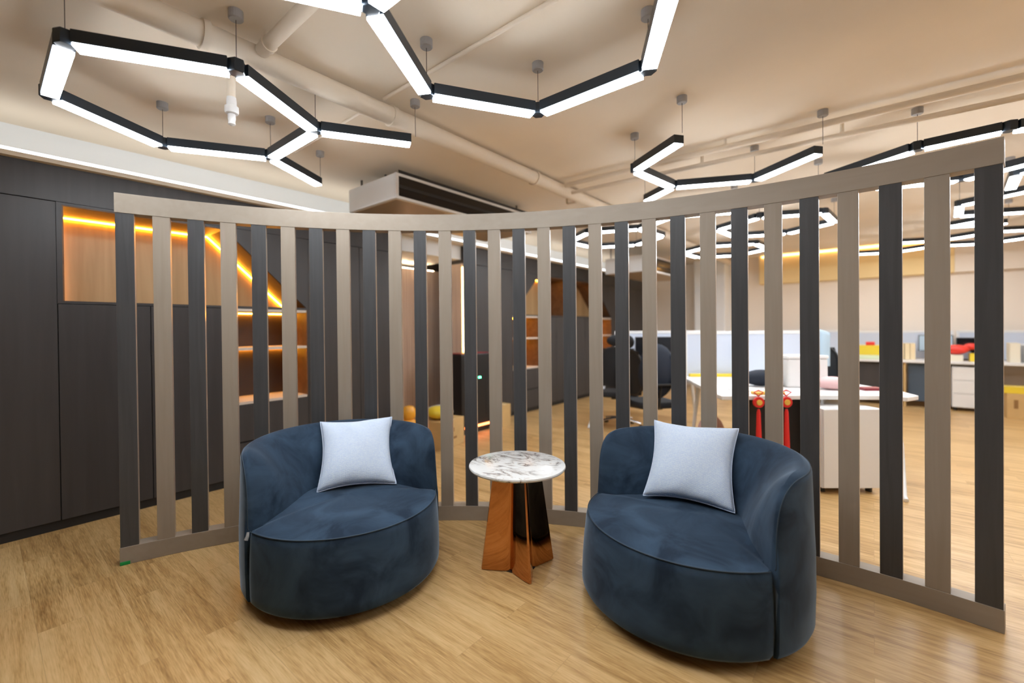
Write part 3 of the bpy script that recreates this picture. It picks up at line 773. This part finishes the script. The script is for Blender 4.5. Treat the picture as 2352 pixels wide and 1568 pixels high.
box_thing('cardboard_box', 'flat cardboard box under the other at left of black cabinet', 'box', -3.96, 3.68, 0, .24, .20, .18, 0, 'card', [(0, .15, .02, .04, 'x')], 'cardboard boxes by the alcove')
box_thing('cardboard_box', 'upright cardboard box right of the black cabinet', 'box', -3.83, 4.52, 0, .30, .26, .20, 0, 'card', [(0, .2, .02, .05, 'y')], 'cardboard boxes by the alcove')
t = thing('sack', 'yellow and white sack lying on the cardboard box', 'sack', (-3.72, 3.36, .302))
build('sack_body', MB().ball((-3.72, 3.36, .375), .155, .17, .072, 20, 12, .06), 'paper', t, smooth=True)
build('yellow_panel', MB().ball((-3.68, 3.30, .383), .135, .125, .070, 20, 12, .05), 'yellow', t, smooth=True)
t = thing('toy_trophy', 'amber plastic pot with a round lid beside the sack', 'pot', (-3.83, 3.02, 0))
build('pot_body', MB().lathe([(.06, .001), (.09, .02), (.10, .24), (.07, .28), (.085, .30), (.06, .33)], -3.83, 3.02, 20), 'amber', t, smooth='auto')
build('pot_lid', MB().lathe([(.05, .331), (.075, .36), (.078, .43), (.05, .47), (.01, .48)], -3.83, 3.02, 20), 'amber', t, smooth='auto')
t = thing('equipment_cabinet', 'tall black cabinet with an orange light bar along its foot', 'cabinet', (-3.98, 4.07, 0))
build('casing', MB().box(-4.08, -3.80, 3.80, 4.34, .03, .99), 'black', t, bevel=.012)
build('cabinet_base', MB().box(-4.06, -3.82, 3.82, 4.32, .0005, .0295), 'black', t)
build('top_panel', MB().box(-4.07, -3.81, 3.81, 4.33, .991, 1.0), 'maroon', t)
build('light_bar', MB().box(-3.799, -3.790, 3.85, 4.30, .075, .098), 'led_orange', t)
build('light_bar', MB().box(-3.86, -3.815, 3.79, 3.799, .075, .11), 'led_orange', t)
build('indicator_lamp', MB().box(-3.799, -3.793, 4.10, 4.14, .68, .70), 'led_green', t)
build('vent_slots', MB().box(-3.799, -3.796, 3.88, 3.90, .2, .8).box(-3.799, -3.796, 4.24, 4.26, .2, .8), 'grille', t)

# ------------------------------------------------------------------ office chairs
def office_chair():
    t = thing('office_chair', 'x', 'office chair', (0, 0, 0), world=False, group='black office chairs')
    for k in range(5):
        a = 2*PI*k/5+.3; e = (.29*math.cos(a), .29*math.sin(a))
        lg = build('base_leg', MB().tube([(0.02*math.cos(a), .02*math.sin(a), .12), (.16*math.cos(a), .16*math.sin(a), .10), (*e, .075)], .020, 8, .013), 'chrome', t, smooth='auto')
        build('caster', MB().tube([(e[0]-.022*math.sin(a), e[1]+.022*math.cos(a), .028), (e[0]+.022*math.sin(a), e[1]-.022*math.cos(a), .028)], .027, 14), 'black', lg)
    build('gas_column', MB().lathe([(.030, .10), (.030, .26), (.018, .261), (.018, .41)], 0, 0, 16), 'chrome', t, smooth='auto')
    def seat(i, j):
        a = 2*PI*i/32; ca, sa = math.cos(a), math.sin(a)
        rx = math.copysign(abs(ca)**.5, ca)*.25; ry = math.copysign(abs(sa)**.5, sa)*.245
        k, z = ((.0, .412), (.9, .412), (1, .425), (1.0, .455), (.93, .478), (.6, .482), (0, .475))[j]
        return (rx*k, ry*k, z)
    build('seat', MB().grid(seat, 32, 7, closeu=True), 'black_mesh', t, smooth='auto')
    build('seat_mechanism', MB().box(-.09, .09, -.1, .12, .375, .411), 'black', t, bevel=.01)
    fr = []
    for k in range(33):
        a = 2*PI*k/32; ca, sa = math.cos(a), math.sin(a)
        x = math.copysign(abs(ca)**.6, ca)*.225; z = .80+math.copysign(abs(sa)**.6, sa)*.25
        fr.append((x, .245+.04*(x/.225)**2*-1+.05*(z-.55), z))
    build('back_frame', MB().tube(fr, .014, 8), 'black', t, smooth='auto')
    def net(i, j):
        x = -.215+.43*i/8; z = .56+.48*j/8; k = 1-.10*abs((j-4)/4)**4; x *= k
        return (x, .245-.04*(x/.225)**2+.05*(z-.55), z)
    m1 = MB().grid(net, 9, 9); b = len(m1.v); m1.v += [(x, y+.012, z) for x, y, z in m1.v]; m1.f += [tuple(i+b for i in f)[::-1] for f in m1.f]
    build('back_mesh', m1, 'black_mesh', t, smooth=True)
    build('spine', MB().tube([(0, .10, .39), (0, .24, .42), (0, .285, .55), (0, .29, .80)], .02, 8), 'black', t, smooth='auto')
    build('headrest', MB().ball((0, .27, 1.14), .14, .035, .075, 20, 10), 'black_mesh', t, smooth=True)
    build('headrest_stem', MB().tube([(0, .275, 1.03), (0, .29, 1.12)], .012, 8), 'black', t)
    for s in (-1, 1):
        ar = build('armrest', MB().box(s*.27-.035, s*.27+.035, -.12, .13, .665, .695), 'black', t, bevel=.01)
        build('armrest_post', MB().tube([(s*.20, .05, .40), (s*.265, .05, .44), (s*.27, .03, .66)], .014, 8), 'black', ar, smooth='auto')
    return t
chair0 = office_chair()
spots = [(-2.55, 5.45, 205, 'black mesh office chair left of the white desk, headrest up'),
         (-1.93, 4.96, 140, 'black office chair with clothes on it, left edge of the white desk'),
         (-.50, 6.35, 10, 'black office chair behind the white desk carrying a pale blue towel'),
         (1.0, 8.75, 160, 'black office chair at the far desks')]
spots = spots[:3]
for k, (x, y, r, lab) in enumerate(spots):
    c = chair0 if k == 0 else copy_tree(chair0)
    c.location = (x, y, 0); c.rotation_euler = (0, 0, math.radians(r)); c['label'] = lab

# ------------------------------------------------------------------ near workstation
desk = [(-.93, 3.88), (-.45, 4.28), (.03, 4.62), (.20, 4.64), (.27, 4.80), (.17, 5.06), (-.12, 5.42), (-.46, 5.86), (-.86, 5.86), (-1.15, 5.45), (-1.40, 5.30), (-1.66, 5.30), (-1.60, 5.08), (-1.02, 4.02)]
t = thing('workstation_desk', 'white angular workstation desk seen through the right slats', 'desk', (-.6, 4.9, 0))
build('desktop', MB().prism(desk, .708, .742), 'white_gloss', t, bevel=.006)
build('modesty_panel', MB().prism([(-.84, 4.08), (-.335, 4.52), (-.35, 4.54), (-.855, 4.10)], .06, .705), 'lam_gap', t)
build('desk_leg', MB().tube([(.12, 4.72, .707), (.16, 4.66, .35), (.17, 4.45, .03), (.18, 4.40, .012)], .022, 10, .016), 'white_metal', t, smooth='auto')
build('desk_leg', MB().tube([(-1.45, 5.1, .707), (-1.50, 5.0, .02)], .022, 10, .016), 'white_metal', t, smooth='auto')
build('side_panel', MB().box(-.327, -.311, 4.43, 4.80, .002, .705), 'white_gloss', t)
t = thing('desk_pedestal', 'white drawer pedestal under the near workstation desk', 'pedestal', (-.12, 4.5, 0), group='white drawer pedestals')
rot = math.radians(39); cx, cy = -.14+.20*-math.sin(rot), 4.365+.20*math.cos(rot)
build('carcass', MB().obox(cx, cy, .045, .66, .44, .42, rot), 'white_gloss', t, bevel=.004)
for z0, z1 in ((.05, .655),):
    fx, fy = cx+.2185*math.sin(rot), cy-.2185*math.cos(rot)
    build('drawer', MB().obox(fx, fy, z0, z1, .43, .015, rot), 'white_gloss', t, bevel=.003)
for a, b in ((-.18, -.15), (.18, -.15), (-.18, .15), (.18, .15)):
    x, y = cx+a*math.cos(rot)-b*math.sin(rot), cy+a*math.sin(rot)+b*math.cos(rot)
    build('caster', MB().cyl(x, y, .022, .0005, .044, 12), 'black', t)
# dividing screens standing on / behind the desks
def divider(label, p, q, z0=.744, z1=1.25, cap=.035):
    t = thing('desk_divider', label, 'desk screen', ((p[0]+q[0])/2, (p[1]+q[1])/2, z0), group='frosted desk dividers')
    a = math.atan2(q[1]-p[1], q[0]-p[0]); L = math.dist(p, q); cx, cy = (p[0]+q[0])/2, (p[1]+q[1])/2
    build('screen_panel', MB().obox(cx, cy, z0, z1-cap, L, .02, a), 'glass', t)
    build('top_cap', MB().obox(cx, cy, z1-cap+.0005, z1, L, .032, a), 'white_gloss', t, bevel=.003)
    for e in (-1, 1):
        build('post', MB().obox(cx+e*(L/2+.016)*math.cos(a), cy+e*(L/2+.016)*math.sin(a), z0, z1, .03, .032, a), 'white_gloss', t)
    return t
divider('frosted divider standing on the white desk, nearest the dark wall', (-1.62, 5.25), (-1.12, 5.60) )
divider('frosted divider across the middle of the white desk', (-1.05, 5.50), (-.52, 5.84))
divider('frosted divider on the left desk behind the chairs', (-2.75, 5.85), (-1.75, 6.35), .744, 1.25)
tag(build('folder', MB().obox(-1.33, 5.355, .7425, .775, .60, .05, math.atan2(.35, .5)), 'yellow', bevel=.004), 'yellow folder lying along the foot of the nearest divider', 'folder')
tag(build('folder', MB().obox(-.76, 5.57, .7425, .77, .45, .05, math.atan2(.34, .53)), 'greenpaper', bevel=.004), 'pale green folder at the foot of the middle divider', 'folder')
# left desk with splayed leg
t = thing('workstation_desk', 'white desk at left behind the office chairs, splayed leg', 'desk', (-2.5, 5.9, 0))
build('desktop', MB().prism([(-3.0, 5.62), (-2.80, 5.50), (-1.75, 6.02), (-1.70, 6.5), (-2.85, 6.3)], .708, .742), 'white_gloss', t, bevel=.005)
build('desk_leg', MB().tube([(-2.76, 5.62, .707), (-2.80, 5.10, .01)], .024, 10, .016), 'white_metal', t, smooth='auto')
build('desk_leg', MB().tube([(-1.9, 6.3, .707), (-1.86, 6.38, .002)], .024, 10, .016), 'white_metal', t, smooth='auto')
tag(build('orange_tray', MB().lathe([(.05, .7425), (.09, .75), (.10, .775), (.09, .776)], -2.80, 5.68, 20), 'amber', smooth='auto'), 'orange tray on the corner of the left desk', 'tray')
# red hanging ornaments
def ornament(label, x, y, z):
    t = thing('knot_ornament', label, 'ornament', (x, y, z), group='red and gold knot ornaments')
    d = Vector((.62, -.78, 0))
    a = math.radians(40); 
    def disc(nm, r, th, off, zc, mat):
        mb = MB(); c = Vector((x, y, zc))+d*off; u = Vector((math.cos(a), math.sin(a), 0)); up_ = Vector((0, 0, 1)); n = 20
        f = [tuple(c+d*th/2+u*r*math.cos(2*PI*i/n)+up_*r*math.sin(2*PI*i/n)) for i in range(n)]
        g = [tuple(c-d*th/2+u*r*math.cos(2*PI*i/n)+up_*r*math.sin(2*PI*i/n)) for i in range(n)]
        mb.v = f+g; mb.f = [tuple(range(n)), tuple(range(n, 2*n))[::-1]]+[(i, (i+1) % n, n+(i+1) % n, n+i) for i in range(n)]
        build(nm, mb, mat, t, bevel=.002)
    build('loop', MB().tube([(x, y, z+.115), (x+.03, y+.02, z+.10), (x, y, z+.07), (x-.03, y-.02, z+.10), (x, y, z+.115)], .006, 6), 'red', t)
    disc('knot', .043, .02, 0, z+.02, 'red'); disc('medallion', .023, .006, .014, z+.02, 'gold')
    build('tassel', MB().lathe([(.008, z-.035), (.014, z-.06), (.024, z-.36)], x, y, 12), 'red', t, smooth='auto')
ornament('red knot ornament with tassel hanging from the desk edge, left one', -.70, 4.045, .672)
ornament('red knot ornament with tassel hanging from the desk edge, right one', -.53, 4.185, .672)
# things on the near desk
def on_desk(name, label, cat, mb, mat, **k): return tag(build(name, mb, mat, **k), label, cat)
on_desk('paper_sheet', 'yellow edged papers spread on the white desk', 'papers', MB().obox(-.86, 4.35, .7425, .748, .22, .15, .7), 'paper')
on_desk('decorative_ribbon', 'gold ribbon bundle on the desk above the red ornaments', 'ribbon', MB().obox(-.66, 4.20, .7425, .765, .24, .08, .7), 'gold', bevel=.008)
t = thing('plush_bag', 'cream and navy bag on the white desk', 'bag', (-.80, 4.75, .743))
build('bag_body', MB().ball((-.80, 4.75, .82), .16, .10, .076, 18, 10, .08, .7), 'navy', t, smooth=True)
build('bag_pocket', MB().ball((-.70, 4.70, .85), .055, .05, .05, 14, 8), 'cream', t, smooth=True)
t = thing('storage_box', 'pale grey plastic box standing on the white desk', 'box', (-.50, 4.95, .743))
build('box_body', MB().obox(-.52, 4.95, .7435, 1.0, .36, .22, .7), 'white_gloss', t, bevel=.015)
build('box_lid', MB().obox(-.52, 4.95, 1.001, 1.03, .37, .23, .7), 'white_gloss', t, bevel=.008)
on_desk('stapler', 'blue grey stapler with maroon end on the desk edge', 'stapler', MB().obox(-.40, 4.48, .7425, .785, .14, .045, .9), 'steelblue', bevel=.01)
t = thing('soft_toy', 'pink and white soft toy lying on the right part of the white desk', 'toy', (-.24, 4.85, .743))
build('toy_body', MB().ball((-.28, 4.83, .80), .12, .09, .056, 18, 10, .1, .5), 'pink', t, smooth=True)
build('toy_head', MB().ball((-.18, 4.86, .80), .055, .055, .055, 14, 8), 'paper', t, smooth=True)
on_desk('notebook', 'maroon notebook on the right end of the white desk', 'notebook', MB().obox(-.02, 4.98, .7425, .765, .16, .11, .6), 'maroon', bevel=.003)
t = thing('desk_cloth', 'pale blue towel draped on the chair behind the desk', 'towel', (-.5, 6.1, .95))
def drape(i, j):
    u = i/12; v = j/10
    return (-.66+.30*u, 6.02+.05*math.sin(6*u)-.03*v+.02, 1.22-.36*v+.05*math.sin(PI*u)*(1-v))
m1 = MB().grid(drape, 13, 11); b = len(m1.v); m1.v += [(x, y+.025, z) for x, y, z in m1.v]; m1.f += [tuple(i+b for i in f)[::-1] for f in m1.f]
m1.f += [(i*11, (i+1)*11, (i+1)*11+b, i*11+b) for i in range(12)]
build('towel_fold', m1, 'skyblue', t, smooth=True)
# jacket and clothes on the second chair; boxes under the desk
t = thing('jacket', 'dark navy jacket draped over the second office chair', 'jacket', (-1.72, 4.93, .6))
build('jacket_body', MB().ball((-1.80, 4.80, .82), .22, .085, .30, 20, 12, .06, math.radians(50)), 'navy', t, smooth=True)
build('sleeve', MB().tube([(-1.68, 4.92, 1.0), (-1.63, 4.90, .8), (-1.60, 4.86, .58)], .05, 10, .04), 'navy', t, smooth=True)
on_desk('carrier_bag', 'cream and pink bag under the left edge of the white desk', 'bag', MB().ball((-1.28, 4.90, .20), .13, .11, .199, 18, 12, .08), 'pink', smooth=True)
on_desk('shoe_box', 'tan box under the white desk', 'box', MB().obox(-.98, 4.72, .001, .30, .34, .26, .6), 'card', bevel=.004)
on_desk('cushion', 'cream cushion on the floor under the desk', 'cushion', MB().ball((-1.22, 4.55, .081), .13, .11, .08, 18, 10), 'cream', smooth=True)
# on the left desk
def monitor(label, x, y, rot, z=.743, w=.50, h=.30, screen='screen_dark'):
    t = thing('monitor', label, 'monitor', (x, y, z), group='monitors on the desks')
    build('stand_foot', MB().obox(x, y, z+.0005, z+.012, .22, .16, rot), 'black', t, bevel=.003)
    build('stand_neck', MB().obox(x, y, z+.012, z+.16, .04, .03, rot), 'black', t)
    build('housing', MB().obox(x, y, z+.13, z+.13+h, w, .03, rot), 'black', t, bevel=.006)
    c, s = math.cos(rot), math.sin(rot)
    build('display', MB().obox(x+.0165*s, y-.0165*c, z+.14, z+.12+h, w-.02, .002, rot), screen, t)
    return t
monitor('black monitor on the left desk behind the chairs', -2.24, 5.90, math.radians(30), screen='screen_dark')
on_desk('figurine', 'teal topped bottle on the left desk', 'bottle', MB().lathe([(.03, .743), (.034, .76), (.034, .88), (.014, .92), (.014, .95)], -1.86, 6.12, 16), 'teal', smooth='auto')
on_desk('plush_toy', 'pale yellow soft toy on the left desk', 'toy', MB().ball((-2.0, 6.1, .841), .07, .06, .098, 14, 10), 'cream', smooth=True)

# ------------------------------------------------------------------ far desk row
t = thing('far_desk', 'long white desk row along the far wall with dark fronts', 'desk', (.8, 9.8, 0))
build('desktop', MB().box(-1.9, 3.6, 9.48, 10.20, .705, .74), 'white_gloss', t, bevel=.004)
for x0, x1 in ((-1.8, -.6), (-.5, .33), (.42, .86)):
    build('modesty_panel', MB().box(x0, x1, 9.60, 9.62, .10 if x0 > 0 else .06, .704), 'steelblue' if x0 > 0 else 'lam_dark', t)
build('side_panel', MB().box(.36, .39, 9.52, 10.1, .002, .704), 'card', t)
build('side_panel', MB().box(3.5, 3.53, 9.52, 10.1, .002, .704), 'white_gloss', t)
build('side_panel', MB().box(-1.85, -1.82, 9.52, 10.1, .002, .704), 'white_gloss', t)
t = thing('desk_pedestal', 'white three drawer pedestal under the far desk', 'pedestal', (1.07, 9.75, 0), group='white drawer pedestals')
build('carcass', MB().box(.90, 1.25, 9.53, 9.98, .055, .66), 'white_gloss', t, bevel=.006)
for z0, z1 in ((.06, .26), (.266, .46), (.466, .655)):
    d = build('drawer', MB().box(.905, 1.245, 9.512, 9.529, z0, z1), 'white_gloss', t, bevel=.003)
    sub('handle', MB().box(1.13, 1.22, 9.507, 9.5118, z1-.03, z1-.018), 'canopy', d, t)
for x in (.94, 1.21):
    for y in (9.58, 9.93): build('caster', MB().cyl(x, y, .022, .0005, .054, 10), 'black', t)
dv = divider
dv('frosted divider behind the far desk, left length', (-1.8, 10.22), (-.35, 10.22), .744, 1.22)
dv('frosted divider behind the far desk, middle length', (-.25, 10.22), (.95, 10.22), .744, 1.20)
dv('frosted divider behind the far desk, right length', (1.05, 10.22), (2.6, 10.22), .744, 1.20)
monitor('black monitor on the far desk behind the red bag', 1.17, 9.98, 0, .741, .36, .22)
monitor('pale blue lit monitor on the far desk between box files', .76, 10.0, 0, .741, .40, .26, screen='skyblue')
for k, (x, w_, lab) in enumerate([(.32, .055, 'beige box file on the far desk, leftmost of three'), (.385, .06, 'beige box file on the far desk, middle of three'), (.45, .06, 'beige box file on the far desk, rightmost of three')]):
    tag(build('box_file', MB().box(x, x+w_, 9.70, 9.95, .7405, 1.0), 'magazine', bevel=.004), lab, 'box file', 'beige box files')
tag(build('gift_box', MB().box(-.20, .12, 9.72, 9.98, .7405, .96), 'yellow', bevel=.01), 'yellow gift box on the far desk beside the screen slat', 'box')
tag(build('paper_bag', MB().box(-.10, .02, 9.75, 9.85, .961, 1.02), 'redbag', bevel=.01), 'small red packet on top of the yellow gift box', 'packet')
tag(build('paper_stack', MB().obox(-.08, 9.60, .7405, .80, .32, .20, .1), 'greenpaper', bevel=.01), 'pale green paper stack at the front of the far desk', 'papers')
t = thing('red_bag', 'crumpled red bag on top of the yellow boxes on the far desk', 'bag', (1.0, 9.7, .85))
build('bag_body', MB().ball((.96, 9.70, .915), .14, .10, .075, 20, 12, .12), 'redbag', t, smooth=True)
build('bag_end', MB().ball((1.13, 9.78, .96), .09, .07, .05, 16, 10, .1), 'redbag', t, smooth=True)
tag(build('snack_box', MB().box(.86, 1.03, 9.62, 9.80, .7405, .835), 'cream', bevel=.004), 'cream carton under the red bag', 'box')
tag(build('snack_box', MB().box(1.10, 1.27, 9.62, 9.80, .7405, .86), 'yellow', bevel=.004), 'yellow carton beside the red bag', 'box')
tag(build('file_holder', MB().box(1.50, 1.60, 9.66, 9.90, .7405, 1.02), 'cream', bevel=.004), 'cream file holder at the right end of the far desk', 'box file')
tag(build('printer', MB().box(1.64, 2.0, 9.62, 9.98, .7405, 1.0), 'white_gloss', bevel=.02), 'pale printer cut by the right edge on the far desk', 'printer')
for x, y, z0, z1, wx, wy, lab, mt in ((1.51, 9.30, 0, .34, .22, .24, 'brown carton on the floor by the far desk, bottom front', 'card'),
                                  (1.50, 9.34, .342, .43, .26, .26, 'flat yellow carton lying on the brown floor carton', 'yellow'),
                                  (1.86, 9.36, 0, .46, .38, .30, 'olive carton at the far desk foot, cut by the right edge', 'card'),
                                  (1.84, 9.36, .462, .70, .34, .28, 'pale carton on top of the olive carton', 'card_pale')):
    box_thing('cardboard_box', lab, 'box', x, y, z0, z1, wx, wy, 0, mt, [(-.03, .2, .02, .06, 'y')] if z0 == 0 and x < 1.6 else (), 'cartons by the far desk')
# person-high shelf unit and slim column at the far right
tag(build('wall_shelf', MB().box(1.95, 3.2, FARY-.42, FARY-.17, 1.95, 2.12), 'steelblue', bevel=.01), 'blue grey shelf box high on the far wall at right edge', 'shelf')

for o in bpy.data.objects:
    if '_w' in o: del o['_w']
